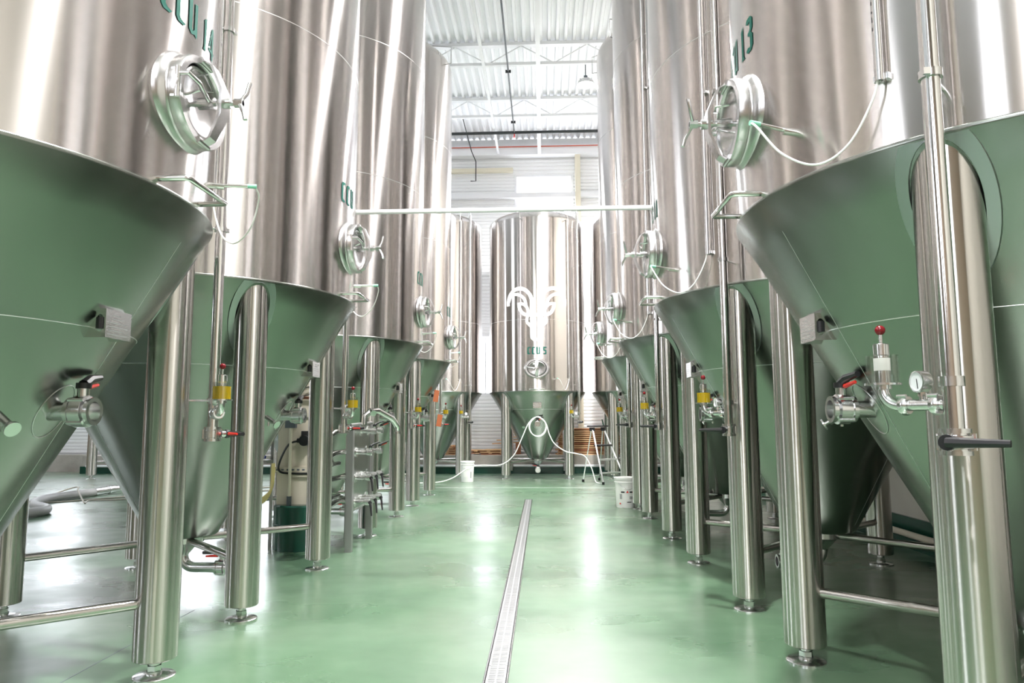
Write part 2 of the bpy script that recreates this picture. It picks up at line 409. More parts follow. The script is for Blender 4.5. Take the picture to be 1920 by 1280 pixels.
def make_tank(P, label, group):
    R, zr, zt, hd, zm, leg = P['R'], P['zr'], P['zt'], P['dome'], P['zm'], P['leg']
    rb, zb = P.get('rb', 0.235), P.get('zb', 0.40)
    sl = (R - rb) / (zr - zb)                         # cone radius gained per metre of height
    cr = lambda z: rb + (z - zb) * sl
    cz = lambda r: zb + (r - rb) / sl
    nrm = Vector((1, 0, -sl)).normalized()            # outward normal of the cone at angle 0
    t = thing('fermentation_tank', label, 'tank', group=group)
    pol = lambda r, a, z: Vector((r * math.cos(a), r * math.sin(a), z))
    # shell in courses
    cs = P['courses']; zs = [zr] + cs + [zt]
    for i, (a, b_) in enumerate(zip(zs, zs[1:])):
        rr = R - 0.0012 * (i % 2)
        b = MB(); n = 8; b.lathe([(rr, a + (b_ - a) * k / n) for k in range(n + 1)], 144)
        sh = b.build('shell_course', 'shell', t)
        if i: MB().lathe([(R - .004, a - .003), (R + .0012, a - .002), (R + .0012, a + .002), (R - .004, a + .003)], 96).build('weld_seam', 'weld', sh)
    b = MB(); b.lathe([(R * math.cos(pi / 2 * k / 14) if k < 14 else .002, zt + hd * math.sin(pi / 2 * k / 14) ** 1.0) for k in range(15)], 96)
    dm = b.build('dome', 'shell', t)
    MB().lathe([(.09, zt + hd - .03), (.09, zt + hd + .10), (.12, zt + hd + .10), (.12, zt + hd + .13), (.002, zt + hd + .13)], 24).build('nozzle', 'fit', dm)
    # cone with rim lip, weld seams, bottom ring
    b = MB(); pf = [(R + .002, zr + .004), (R + .006, zr - .002), (R + .004, zr - .012)]
    pf += [(cr(zr - .012 - (zr - .012 - zb) * k / 12) , zr - .012 - (zr - .012 - zb) * k / 12) for k in range(1, 13)]
    pf += [(rb * .93, zb - .012), (rb * .8, zb - .018), (.12, zb - .018)]
    b.lathe(pf, 128); cone = b.build('cone', 'cone', t, ang=50)
    zsm = P['seam']; b = MB(); r = cr(zsm)
    b.tube([pol(r, 2 * pi * k / 96, zsm) for k in range(96)], .0019, 6, closed=True); b.build('weld_seam', 'weld', cone)
    for a in (0.16, -2.1, 2.2):
        b = MB(); b.tube([pol(cr(zr - .03), a, zr - .03), pol(cr(zb + .05), a, zb + .05)], .0011, 6); b.build('weld_seam', 'weld', cone)
    b = MB(); b.lathe([(.122, zb - .02), (.138, zb - .022), (.138, zb - .062), (.122, zb - .066), (.105, zb - .07), (.036, zb - .15)], 32)
    zo = zb - .15
    el = [Vector((0, 0, zo + .01)), Vector((0, 0, zo - .0))] + arc((.085, 0, zo - .005), .085, pi, 1.5 * pi, 8, (1, 0, 0), (0, 0, 1))[0:] + [Vector((.26, 0, zo - .09))]
    b.tube(el, .036, 16); out = b.build('outlet', 'fit', t)
    butterfly(out, (.29, 0, zo - .09), (1, 0, 0), (-.55, -.8, .05), 'outlet_valve', r=.048, lever_len=.15)
    # legs with feet, pads and braces
    for q, (sx, sy) in enumerate(((1, 1), (-1, 1), (-1, -1), (1, -1))):
        lx, ly = sx * leg, sy * leg; rl = math.hypot(lx, ly); ztop = min(zr - .03, cz(rl + .095))
        b = MB(); b.lathe([(.002, .085), (.094, .085), (.100, .090), (.100, .096), (.1, ztop), (.002, ztop)], 40)
        lg = b.build('leg', 'leg', t, loc=(lx, ly, 0))
        f = MB(); f.lathe([(.002, .0), (.095, .0), (.095, .008), (.09, .012), (.034, .018), (.034, .03)], 32); f.lathe([(.034, .03), (.034, .055)], 6); f.lathe([(.026, .05), (.026, .09)], 16)
        f.build('foot', 'fit', lg)
        b = MB(); vi = []; n = 48
        for ring, rad in enumerate((.1005, .103, .140, .144)):
            for k in range(n):
                a = 2 * pi * k / n; px, py = lx + rad * math.cos(a), ly + rad * math.sin(a); r = math.hypot(px, py)
                if r > R - .006: px *= (R - .006) / r; py *= (R - .006) / r; r = R - .006
                off = (.001, .012, .010, -.002)[ring]; aa = math.atan2(py, px)
                vi.append(pol(r + nrm.x * off, aa, cz(r) + nrm.z * off))
        b.add(vi, [(i * n + k, i * n + (k + 1) % n, (i + 1) * n + (k + 1) % n, (i + 1) * n + k) for i in range(3) for k in range(n)])
        b.build('leg_pad', 'pad', t)
        d = Vector((lx, ly, 0)).normalized(); zbr = zb - .042
        MB().cyl(d * .13 + Vector((0, 0, zbr)), d * (rl - .096) + Vector((0, 0, zbr - .01)), .025, 16).build('brace', 'leg', t)
    # side port with butterfly valve, low on the cone
    zp = P['port']; x0 = cr(zp)
    b = MB(); b.cyl((x0 - .05, 0, zp), (x0 + .08, 0, zp), .036, 24); sp = b.build('side_port', 'fit', t)
    b = MB(); nn_ = Vector((1, 0, -sl)).normalized(); tt_ = Vector((sl, 0, 1)).normalized(); pts_ = []
    for k in range(40):
        a = 2 * pi * k / 40; y_, q_ = .085 * math.cos(a), .115 * math.sin(a); zz_ = zp + tt_.z * q_; rr_ = cr(zz_)
        pts_.append(Vector((math.sqrt(rr_ * rr_ - y_ * y_) + .001, y_, zz_)))
    b.tube(pts_, .0022, 6, closed=True); b.build('weld_ring', 'weld', sp)
    butterfly(sp, (x0 + .112, 0, zp), (1, 0, 0), (-.12, .95, .1) if not P.get('back') else (.1, .95, .1), 'port_valve', r=.052, lever_len=.13)
    # sample cock
    a = math.radians(-22); zc = P['port'] + .01; r0 = cr(zc); d = Vector((math.cos(a), math.sin(a), -.55)).normalized(); o0 = pol(r0 - .01, a, zc)
    b = MB(); b.cyl(o0, o0 + d * .05, .008, 10); b.cyl(o0 + d * .045, o0 + d * .13, .017, 14); b.cyl(o0 + d * .13, o0 + d * .15, .008, 10); b.cyl(o0 + d * .15, o0 + d * .158, .028, 18); b.cyl(o0 + d * .07, o0 + d * .07 + Vector((0, 0, -.05)), .008, 8)
    b.build('sample_cock', 'fit', t)
    # name plate bracket
    zn = P['plate']; xn = cr(zn + .03) + .035; b = MB(); dw = .085
    b.b2((xn - .006, -dw, zn - .055), (xn, dw, zn + .055))
    b.b2((cr(zn - .05) - .0, -dw, zn + .049), (xn - .006, dw, zn + .055))
    def oval(k, y, rx, rz, cx): return Vector((cx + rx * math.cos(k), y, zn + rz * math.sin(k)))
    for sy in (-1, 1):                                  # cheeks with an oval hand hole
        n = 24; cx = (cr(zn) + xn - .006) / 2 + .004; xl = cr(zn - .055) - .02; vsq = []; 
        for k in range(n):
            a = 2 * pi * k / n; c_, s_ = math.cos(a), math.sin(a); e = 1 / max(abs(c_), abs(s_))
            vsq.append(Vector((min(max(cx + c_ * e * .07, xl), xn - .001), sy * (dw - .003), zn + max(-.055, min(.055, s_ * e * .055)))))
        vsq += [oval(2 * pi * k / n, sy * (dw - .003), .017, .034, cx) for k in range(n)]
        b.add(vsq, [(k, (k + 1) % n, n + (k + 1) % n, n + k) for k in range(n)])
    pl = b.build('name_plate', 'fit', t)
    for sy in (-1, 1):
        h_ = MB(); cx = (cr(zn) + xn - .006) / 2 + .004; h_.tube([(cx, sy * (dw - .012), zn - .022), (cx, sy * (dw - .012), zn + .022)], .019, 14); h_.build('hand_hole', 'black', pl)
    b = MB()
    for k in range(6): b.b2((xn, -.07 + .03 * (k < 2), zn + .036 - k * .015), (xn + .0006, -.07 + .03 * (k < 2) + (.05, .07, .12, .13, .10, .13)[k], zn + .036 - k * .015 - .0022))
    b.build('engraving', 'greyprint', pl, False)
    # oval manway
    sx, sy = 1.0, P.get('oval', 1.27); m = AX; ms = P.get('ms', 1.0)     # lathe axis -> X ; local x of lathe -> -Z, local y -> Y
    xf = R + .072
    def ml(pr, n=56): return MB().lathe([(r_ * ms, z_) for r_, z_ in pr], n, Matrix.Translation((0, 0, zm)) @ m, 1.0, sy)
    col = ml([(.214, R - .09), (.208, R - .01), (.200, R + .006), (.190, R + .014), (.186, R + .02), (.186, R + .026), (.191, R + .030), (.191, xf - .008), (.186, xf), (.160, xf), (.156, xf - .006), (.156, R + .005)]).build('manway', 'satin', t)
    ml([(.152, R + .005), (.152, xf - .024), (.146, xf - .012), (.136, xf - .010), (.128, xf - .018), (.06, xf - .034), (.002, xf - .038)]).build('cover', 'satin', col)
    b = MB(); xo = xf + .075                             # bowed yoke over the cover
    yk = [(-.168, xf + .002), (-.150, xf + .03), (-.05, xo), (.05, xo), (.150, xf + .03), (.168, xf + .002)]
    vs = []; 
    for zz, xx in yk:
        wdt = .026 + .014 * (1 - abs(zz) / .168)
        for dy in (-wdt, wdt):
            for dx in (0, .012): vs.append((xx + dx, dy, zm + zz))
    fs = []
    for i in range(len(yk) - 1):
        a0 = i * 4; a1 = a0 + 4
        fs += [(a0, a0 + 2, a1 + 2, a1), (a0 + 1, a1 + 1, a1 + 3, a0 + 3), (a0, a1, a1 + 1, a0 + 1), (a0 + 2, a0 + 3, a1 + 3, a1 + 2)]
    fs += [(0, 1, 3, 2), (20, 22, 23, 21)]
    b.add(vs, fs)
    for s in (-1, 1): b.cyl((xf - .0, -.045, zm + s * .165), (xf - .0, .045, zm + s * .165), .013, 12)
    b.build('yoke', 'satin', col, ang=25)
    b = MB(); b.cyl((xf - .04, 0, zm), (xo + .085, 0, zm), .011, 14); b.cyl((xf - .02, 0, zm), (xf + .045, 0, zm), .024, 16); b.cyl((xo - .012, 0, zm), (xo + .035, 0, zm), .022, 16); b.cyl((xo + .05, 0, zm), (xo + .085, 0, zm), .019, 6)
    b.tube([(xo + .068, 0, zm), (xo + .085, .03, zm + .05), (xo + .095, .035, zm + .10)], .009, 10)
    b.tube([(xo + .068, 0, zm), (xo + .10, -.03, zm - .05), (xo + .11, -.032, zm - .085)], .009, 10)
    b.build('spindle', 'fit', col)
    b = MB(); hy = -.17 * sy; b.cyl((xf - .01, hy, zm - .06), (xf - .01, hy, zm + .06), .012, 12)
    b.tube([(xf - .01, hy, zm + .035), (xf + .03, hy, zm + .035), (xf + .05, hy + .05, zm + .015), (xf + .03, -.03, zm)], .009, 10)
    b.box((xf - .02, hy + .01, zm + .05), (.03, .03, .015)); b.box((xf - .02, hy + .01, zm - .05), (.03, .03, .015)); b.build('hinge', 'fit', col)
    b = MB(); b.tube([(xf - .03, -.03, zm + .10), (xf + .03, -.05, zm + .10), (xf + .03, -.075, zm + .085), (xf + .03, .0, zm + .05), (xf + .02, -.09, zm + .015), (xf - .03, -.09, zm + .0)], .006, 8); b.build('cover_handle', 'fit', col)
    # towel-rail step just above the rim
    zh = zr + .025; yy = .165 * R / 1.17; xh = R + .105
    b = MB(); b.tube([(math.sqrt(R * R - yy * yy) - .02, -yy, zh), (xh - .01, -yy, zh), (xh, -yy + .012, zh), (xh, yy - .012, zh), (xh - .01, yy, zh), (math.sqrt(R * R - yy * yy) - .02, yy, zh)], .0115, 12)
    b.build('grab_rail', 'pipe', t)
    # drop pipe
    ap = math.radians(47); rp = R + .135; zp0 = P['pipe']; b = MB()
    top = zt + hd * .35
    pts = [pol(rp, ap, zp0), pol(rp, ap, top)] + [pol(rp - .12 * (1 - math.cos(k * pi / 12)), ap, top + .12 * math.sin(k * pi / 12)) for k in range(1, 7)] + [pol(R * .35, ap, zt + hd + .06)]
    b.tube(pts, .026, 18); dp = b.build('drop_pipe', 'pipe', t)
    zk = [z for z in (zr + .13, zr + 1.25, zr + 2.6, zt - .5) if z < zt - .2]
    for z in zk:
        b = MB(); b.cyl(pol(R - .01, ap, z), pol(rp - .02, ap, z), .006, 8); b.lathe([(.027, -.012), (.033, -.012), (.033, .012), (.027, .012)], 18, Matrix.Translation(pol(rp, ap, z))); b.box(pol(rp + .036, ap, z), (.02, .012, .02)); b.build('pipe_clip', 'fit', dp)
    b = MB(); ll = math.hypot(leg, leg); b.cyl(pol(ll + .09, math.radians(45), zp0 + .14), pol(rp - .02, ap, zp0 + .14), .006, 8); b.lathe([(.027, -.014), (.034, -.014), (.034, .014), (.027, .014)], 18, Matrix.Translation(pol(rp, ap, zp0 + .14))); b.build('stay_rod', 'fit', dp)
    pv = pol(rp, ap, zp0 - .03)
    tang = Vector((math.cos(math.radians(-55)), math.sin(math.radians(-55)), 0)); outw = Vector((math.cos(ap), math.sin(ap), 0))
    lev = P.get('lev', (.73, -.68, 0))
    butterfly(dp, pv, (0, 0, 1), lev, 'pipe_valve', r=.040, lever_len=.15, upv=outw)
    # pressure relief branch
    zb2 = zp0 + .075; o0 = pol(rp, ap, zb2); b = MB()
    e0 = o0 + tang * .20
    b.tube([o0 + tang * .02, o0 + tang * .15] + arc(o0 + tang * .15 + Vector((0, 0, .05)), .05, -pi / 2, 0, 8, tang, (0, 0, 1))[1:] + [e0 + Vector((0, 0, .065))], .0165, 14)
    clamp(b, o0 + tang * .045, tang, .0175); clamp(b, o0 + tang * .135, tang, .0175)
    rv = b.build('relief_valve', 'fit', t)
    zz = zb2 + .062
    b = MB(); mm = Matrix.Translation((e0.x, e0.y, zz)); b.lathe([(.018, -.012), (.024, -.012), (.024, .0), (.052, .0), (.052, .006), (.02, .007)], 28, mm); b.build('base_flange', 'fit', rv)
    b = MB(); b.lathe([(.046, .006), (.046, .092), (.043, .092), (.043, .008)], 28, mm); b.build('cup', 'clear', rv)
    b = MB(); b.lathe([(.022, .007), (.022, .060), (.020, .09), (.023, .092), (.023, .125), (.019, .128), (.019, .10), (.002, .10)], 22, mm); b.build('inner_tube', 'fit', rv)
    if not P.get('dry'):
        b = MB(); b.lathe([(.0245, .0075), (.0425, .0075), (.0425, .070), (.0245, .070), (.0245, .0075)], 28, mm); b.build('yellow_liquid', 'liquid', rv)
    b = MB(); b.cyl(e0 + Vector((0, 0, .062 + .10)), e0 + Vector((0, 0, .062 + .165)), .0055, 10); b.build('stem', 'fit', rv)
    b = MB(); b.sphere((e0.x, e0.y, zz + .170), .0155, 10); b.build('ball_knob', 'ball', rv)
    gc = o0 + tang * .085; gd = (outw * .85 + tang * .55).normalized()
    b = MB(); b.cyl(gc, gc + Vector((0, 0, .03)), .008, 10); b.cyl(gc + Vector((0, 0, .025)), gc + Vector((0, 0, .04)), .011, 6)
    gcc = gc + Vector((0, 0, .068)); b.lathe([(.002, -.016), (.030, -.016), (.032, -.012), (.032, .016), (.028, .017), (.027, .012)], 26, lookz(gcc, gd)); gg = b.build('gauge', 'fit', rv)
    b = MB(); b.cyl(gcc + gd * .008, gcc + gd * .0125, .0275, 26); b.build('gauge_face', 'gaugeface', gg)
    b = MB(); q = lookz(gcc + gd * .0135, gd).to_3x3(); b.tube([gcc + gd * .0137 - q @ Vector((.008, .003, 0)), gcc + gd * .0137 + q @ Vector((.02, .006, 0))], .0012, 5); b.build('needle', 'black', gg)
    # temperature probe, cable, conduit
    a = math.radians(20); zq = P.get('probe', 2.27); b = MB()
    b.cyl(pol(R - .02, a, zq), pol(R + .15, a, zq + .012), .0085, 12); b.cyl(pol(R - .01, a, zq), pol(R + .05, a, zq), .014, 12); pr = b.build('probe', 'pipe', t)
    MB().cyl(pol(R + .15, a, zq + .012), pol(R + .19, a, zq + .014), .010, 12).build('probe_cap', 'greencap', pr)
    ac = math.radians(38.5); cb = spline([pol(R + .185, a, zq + .014), pol(R + .20, a + .04, zq - .03), pol(R + .17, a + .10, zq - .15), pol(R + .11, a + .17, zq - .21), pol(R + .06, a + .24, zq - .16), pol(R + .035, ac - .02, zq - .03), pol(R + .028, ac, zq + .06)], 8)
    MB().tube(cb, .0042, 8).build('cable', 'rubber', pr)
    b = MB(); b.lathe([(.011, zq + .03), (.0145, zq + .03), (.0145, zt - .02), (.011, zt - .02)], 14, Matrix.Translation(pol(R + .028, ac, 0))); b.build('conduit', 'fit', t)
    b = MB(); cpo = pol(R + .028, ac, 0)
    for k in range(26): b.lathe([(.0148, zq + .2 + k * .03), (.0148, zq + .2 + k * .03 + (.012, .018, .008)[k % 3])], 6, Matrix.Translation((cpo.x, cpo.y, 0)), a0=ac - .75, a1=ac - .35)
    b.build('conduit_print', 'black', t)['kind'] = 'stuff'
    for z in zk:
        MB().box(pol(R + .010, ac, z + .1), (.02, .05, .02), Matrix.Rotation(ac, 3, 'Z')).build('conduit_clip', 'fit', t)
    # hand rail on the dome edge
    for a_ in (-.30, .62):
        b = MB(); zt0 = zt - .05
        p = [pol(R - .01, a_, zt0), pol(R + .10, a_, zt0), pol(R + .10, a_, zt + .22), pol(R - .30, a_, zt + hd * .75)]
        b.tube(p, .009, 8); b.build('dome_rail', 'fit', t)
    return t, dict(cr=cr, R=R)

TALL = dict(R=1.17, zr=2.085, zt=6.78, dome=.42, zm=2.475, oval=1.15, ms=.95, leg=.75, courses=[3.86, 5.4], seam=1.56, port=1.24, plate=1.575, pipe=1.165)
BACK = dict(R=1.035, zr=1.79, zt=5.40, dome=.30, zm=2.24, leg=.65, courses=[3.25], seam=1.42, port=1.12, plate=1.50, pipe=1.19, rb=.20, zb=.40, back=True, probe=2.02)
GT, GB = 'tall fermentation tanks lining the aisle', 'shorter fermentation tanks in the row at the end'
tall, _ = make_tank(TALL, 'tall steel tank at far left, lettered CCU 14 above its hatch', GT)
LX, RX = -2.60, 2.048
def place(o, x, y, rz): o.location = (x, y, 0); o.rotation_euler = (0, 0, rz)
specs = [
 ('L', 5.236, 'CCU', -.172, 'tall steel tank second from the front on the left, just behind the CCU 14 tank'),
 ('L', 8.43, 'CCU', -.172, 'tall steel tank third from the front on the left, behind the valve panel on posts'),
 ('L', 11.06, 'CCU', -.172, 'tall steel tank at the far end of the left row, beside the plain bucket'),
 ('R', 3.057, 'CCU 13', -.26, 'tall steel tank at far right, lettered CCU 13, with a clear relief cup and gauge'),
 ('R', 5.55, 'CCU 11', -.26, 'tall steel tank second from the front on the right, behind the CCU 13 tank'),
 ('R', 8.311, '', 0, 'tall steel tank third from the front on the right, standing behind the white bucket'),
 ('R', 10.75, '', 0, 'tall steel tank at the far end of the right row, nearest the step ladder'),
]
lettering(tall, 'CCU 14', 1.17, 2.78, -.172); 
for side, y, tx, th, lab in specs:
    if tx == 'CCU 13':
        c, _ = make_tank(dict(TALL, dry=True, lev=(-.73, .68, 0)), lab, GT)
        rv = [q for q in c.children if q.name.startswith('relief_valve')][0]
        ap = math.radians(47); o0 = Vector(((1.305) * math.cos(ap), 1.305 * math.sin(ap), 1.24)); e0 = o0 + Vector((math.cos(math.radians(-55)), math.sin(math.radians(-55)), 0)) * .2
        MB().lathe([(.0235, .045), (.0238, .045), (.0238, .083), (.0235, .083)], 22, Matrix.Translation((e0.x, e0.y, 1.302))).build('label_band', 'label', rv)
    else:
        c = copy_tree(tall, skip=('lettering',)); c['label'] = lab
    place(c, LX if side == 'L' else RX, y, 0 if side == 'L' else pi)
    if tx: lettering(c, tx, 1.17, 2.785 if side == 'L' else 2.74, th)
place(tall, LX, 2.746, 0)
mid, _ = make_tank(BACK, 'shorter steel tank at the end of the aisle with a white horned goat emblem', GB)
lettering(mid, 'CCU 5', 1.035, 2.53, -.185, .15)
lg = MB(); sc = 1 / 540.0
def Z(pts, mir=False): return [((x - 500) * sc * (-1 if mir else 1) , 2.60 + (912 - y) * sc) for x, y in pts]
for mir in (False, True):
    def rb_(pts, wd=.074, n=6):
        q = spline([(x, y, 0) for x, y in Z(pts, mir)], n); ribbon(lg, [(p.x, p.y) for p in q], wd, 1.035)
    rb_([(167, 402), (166, 350), (190, 280), (245, 230), (310, 213), (375, 232), (425, 285), (448, 350), (449, 430), (449, 600), (449, 745), (462, 775), (500, 795)])
    rb_([(175, 360), (200, 300), (255, 276), (320, 292), (365, 335), (382, 390), (384, 412)], .06)
    rb_([(283, 388), (345, 388), (395, 430), (406, 490), (395, 555), (392, 592)], .058)
    rb_([(392, 592), (420, 622), (452, 655)], .058)
    rb_([(302, 372), (305, 420), (330, 475), (375, 508), (440, 514), (500, 514)], .068)
lg.build('goat_emblem', 'white', mid, False)
place(mid, -.118, 15.66, -pi / 2)
for x, lab in ((-2.36, 'shorter steel tank left of the goat emblem tank, behind the plain white bucket'), (2.09, 'shorter steel tank right of the goat emblem tank, partly behind the step ladder'),
               (-8.85, 'shorter steel tank far left, only a leg showing beyond the grey floor hose')):
    c = copy_tree(mid, skip=('lettering', 'goat_emblem')); c['label'] = lab; place(c, x, 15.66, -pi / 2)

# ------------------------------------------------------------------ roof steel, pipes, lamp
def joist(y, label):
    t = thing('roof_joist', label, 'joist', (0, y, 7.80), group='white steel roof joists'); xa, xb = X0 + .05, X1 - .05
    b = MB(); b.b2((xa, -.06, .38), (xb, .06, .44)); b.build('top_chord', 'wpaint', t, False)
    b = MB(); b.b2((xa, -.035, -.0), (xb, .035, .055)); b.build('bottom_chord', 'wpaint', t, False)
    sp = .62; n = int((xb - xa) / sp); o = xa + .2
    for i in range(n):
        x = -6.0 + .06 + i * sp
        if x > xb - .4: break
        if x < -3.5: continue
        a, c = ((x, 0, .04), (x + sp, 0, .39)) if i % 2 == 0 else ((x, 0, .39), (x + sp, 0, .04))
        MB().cyl(a, c, .012, 8).build('web_bar', 'wpaint', t)
    return t
joist(12.90, 'white steel roof joist directly above the hanging lamp'); joist(15.22, 'white steel roof joist nearest the end wall'); joist(10.50, 'white steel roof joist at the very top of the view, nearest the camera')
t = thing('sprinkler_pipe', 'black sprinkler pipe running along the roof to a cross main', 'pipe', (0, 0, 7.69))
b = MB(); b.cyl((-.60, 4.0, 0), (-.60, 15.8, 0), .016, 10); b.build('branch', 'darkpipe', t)
b = MB(); b.cyl((X0 + .1, 15.8, 0), (X1 - .1, 15.8, 0), .034, 14); b.build('cross_main', 'darkpipe', t)
for y in (10.5, 12.9, 15.22):
    b = MB(); b.cyl((-.60, y, -.02), (-.60, y, .115), .008, 8); b.box((-.60, y, -.0), (.10, .03, .05)); b.build('hanger', 'darkpipe', t)
b = MB(); b.cyl((-.60, 15.8, -.02), (-.60, 15.8, -.09), .012, 8); b.lathe([(.002, -.11), (.03, -.105), (.012, -.09)], 12, Matrix.Translation((-.6, 15.8, 0))); b.build('sprinkler_head', 'red', t)
o = MB().b2((-.08, 8, 7.735), (0.0, 17.28, 7.80)).build('cable_tray', 'wpaint', smooth=False); tag(o, 'white cable tray under the roof right of the black sprinkler pipe', 'cable tray')
o = MB().b2((-1.08, 8, 7.745), (-1.03, 17.28, 7.80)).build('cable_tray', 'wpaint', smooth=False); tag(o, 'thin white cable tray under the roof left of the black sprinkler pipe', 'cable tray')
o = MB().tube([(X0 + .2, 17.27, 7.93), (X1 - .2, 17.27, 7.93)], .014, 8).build('eave_pipe', 'redpipe'); tag(o, 'thin red pipe running along the beam above the upper window', 'pipe')
b = MB(); b.tube([(-1.75, 15.6, 7.95), (-1.70, 17.0, 7.75), (-1.62, 17.35, 7.60), (-1.62, 17.35, 7.1), (-1.75, 17.35, 7.1)], .012, 8); o = b.build('wall_cable', 'darkpipe'); tag(o, 'thin black cable dropping down the end wall by the left tanks', 'cable')
def lamp(x, y, label):
    t = thing('high_bay_lamp', label, 'lamp', (x, y, 7.42), group='round high bay lamps')
    b = MB(); b.lathe([(.02, .10), (.09, .09), (.10, .05), (.165, .0), (.175, -.02), (.160, -.02), (.10, .03)], 40); b.build('housing', 'wpaint', t)
    for k in range(10):
        a = 2 * pi * k / 10; MB().box((.115 * math.cos(a), .115 * math.sin(a), .055), (.05, .006, .05), Matrix.Rotation(a, 3, 'Z')).build('cooling_fin', 'wpaint', t, False)
    b = MB(); b.cyl((0, 0, -.012), (0, 0, -.004), .158, 40); b.build('lens', 'lampglow', t)
    b = MB(); b.cyl((0, 0, .09), (0, 0, .385), .009, 8); b.cyl((0, 0, .09), (0, 0, .16), .035, 14); b.build('cord', 'greybox', t)
    l = bpy.data.lights.new('lamp_light', 'AREA'); l.shape = 'DISK'; l.size = .30; l.energy = LAMP_W; l.color = (1, .98, .96); l.spread = math.radians(160)
    lo = bpy.data.objects.new('lamp_light', l); C.objects.link(lo); lo.parent = t; lo.location = (0, 0, -.02)
    return t
lamp(.845, 12.93, 'round white high bay lamp hanging under the roof over the aisle')
for i, (x, y) in enumerate([(.845, 8.2), (.5, 3.0), (-.9, -2.4)]):
    lamp(x, y, 'round high bay lamp outside the view above the hall')
t = thing('crossing_pipe', 'long grey pipe crossing above the aisle between the tank rows', 'pipe', (0, 6.85, 3.235))
b = MB(); b.tube([(X1 + .02, 0, 0), (-2.55, 0, 0)] + arc((-2.55, 0, .1), .1, -pi / 2, -pi, 6, (1, 0, 0), (0, 0, 1)) + [(-2.65, 0, 5.0)], .023, 16); b.build('pipe_run', 'wpaint', t)
for x in (-1.0, .2): MB().lathe([(.0235, -.02), (.027, -.02), (.027, .02), (.0235, .02)], 18, Matrix.Translation((x, 0, 0)) @ AX).build('coupling', 'wpaint', t)
b = MB(); b.cyl((-10.6, 16.54, .175), (X1 - .05, 16.54, .175), .028, 14); o = b.build('kerb_pipe', 'wpaint'); tag(o, 'pale pipe running along the kerb at the foot of the end wall', 'pipe')
b = MB(); b.cyl((X1 - .12, -2, .16), (X1 - .12, 16.3, .16), .03, 14); o = b.build('skirting_pipe', 'beige'); tag(o, 'pale pipe running low along the green skirting of the right wall', 'pipe')

# ------------------------------------------------------------------ floor drain
t = thing('drain_channel', 'long stainless drain channel with slotted grates down the aisle', 'drain')
for xx in ((-.2885, -.2815), (-.1805, -.1735)):
    MB().b2((xx[0], -2.5, -.03), (xx[1], 11.21, .002)).build('edge_rail', 'fit', t, False)
MB().b2((-.289, -2.5, -.049), (-.173, 11.21, -.045)).build('channel_bed', 'black', t, False)
gl = .5; gm = MB()
gm.b2((-.046, .004, -.014), (-.036, gl - .004, .001)); gm.b2((.036, .004, -.014), (.046, gl - .004, .001)); gm.b2((-.004, .004, -.012), (.004, gl - .004, .0))
for k in range(26): y = .008 + k * (gl - .016) / 25; gm.b2((-.036, y - .006, -.010), (.036, y + .006, .0006))
g0 = gm.build('grate', 'alu', t, False)
g0.location = (-.231, 10.70, 0)
for i in range(1, 26):
    g = g0.copy(); C.objects.link(g); g.parent = t; g.location = (-.231, 10.70 - i * gl, 0)

# ------------------------------------------------------------------ things along the end wall
def lumber(name, x0, x1, y, rows, label, step=.048, loose=0):
    t = thing(name, label, 'lumber', (0, y, .405)); z = 0
    for r in range(rows):
        for k in range(2):
            a = x0 + random.uniform(-.03, .12 + loose); c = x1 - random.uniform(-.02, .12 + loose)
            MB().b2((a, -.16 + k * .20, z), (c, .02 + k * .20, z + .026)).build('plank_or_gap_fill', 'wood' if random.random() < .85 else 'wood2', t, False)
        z += .026
        if r < rows - 1:
            for q in range(3):
                xs = x0 + .2 + (x1 - x0 - .4) * q / 2 + random.uniform(-.05, .05); MB().b2((xs - .04, -.158, z), (xs + .04, -.105, z + step - .026)).build('spacer', 'wood', t, False)
            MB().b2((x0 + .05, -.10, z), (x1 - .05, .22, z + step - .0262)).build('plank_or_gap_fill', 'wood2', t, False)  # recessed red-brown filler, added so the gaps between boards look shaded
            z += step - .026
    return t
lumber('lumber_stack', .30, 2.95, 17.0, 13, 'tall stack of spaced pine boards on the kerb behind the step ladder')
lumber('lumber_stack', -1.72, -.72, 17.0, 3, 'low pile of loose boards on the kerb left of the goat emblem tank', loose=.3)
lumber('lumber_stack', -2.75, -2.0, 17.0, 5, 'short stack of red-brown boards on the kerb behind the plain white bucket', loose=.05)
t = thing('loose_board', 'pale loose boards leaning on the wall above the low pile', 'lumber', (-.95, 17.2, .55))
for k in range(3): MB().box((.12 + k * .03, .0, .12 + k * .07), (.75 - k * .15, .12, .022), Matrix.Rotation(-.05 + .03 * k, 3, 'Y')).build('plank_or_gap_fill', 'wood', t, False)
MB().b2((.3, -.05, -.145), (.42, .05, .12)).build('prop_block', 'wood2', t, False)

# step ladder
t = thing('step_ladder', 'aluminium step ladder with dark treads standing by the lumber', 'ladder', (1.17, 14.35, 0), 0.0)
A, B = Vector((-.06, -.62, 0)), Vector((.40, -.30, 0)); A2, B2 = Vector((-.40, .0, 0)), Vector((-.06, .36, 0))
TA, TB = Vector((-.215, -.22, 1.02)), Vector((.02, .0, 1.02)); RA, RB = TA + Vector((-.02, .05, 0)), TB + Vector((-.02, .06, 0))
for p, q in ((A, TA), (B, TB)):
    MB().tube([p + Vector((0, 0, .03)), q], .019, 4).build('front_rail', 'alu', t, ang=20)
for p, q in ((A2, RA), (B2, RB)):
    MB().tube([p + Vector((0, 0, .03)), q], .014, 4).build('rear_leg', 'alu', t, ang=20)
for p in (A, B, A2, B2): MB().cyl(p, p + Vector((0, 0, .05)), .025, 8).build('rubber_foot', 'black', t)
def lerp(p, q, f): return p + (q - p) * f
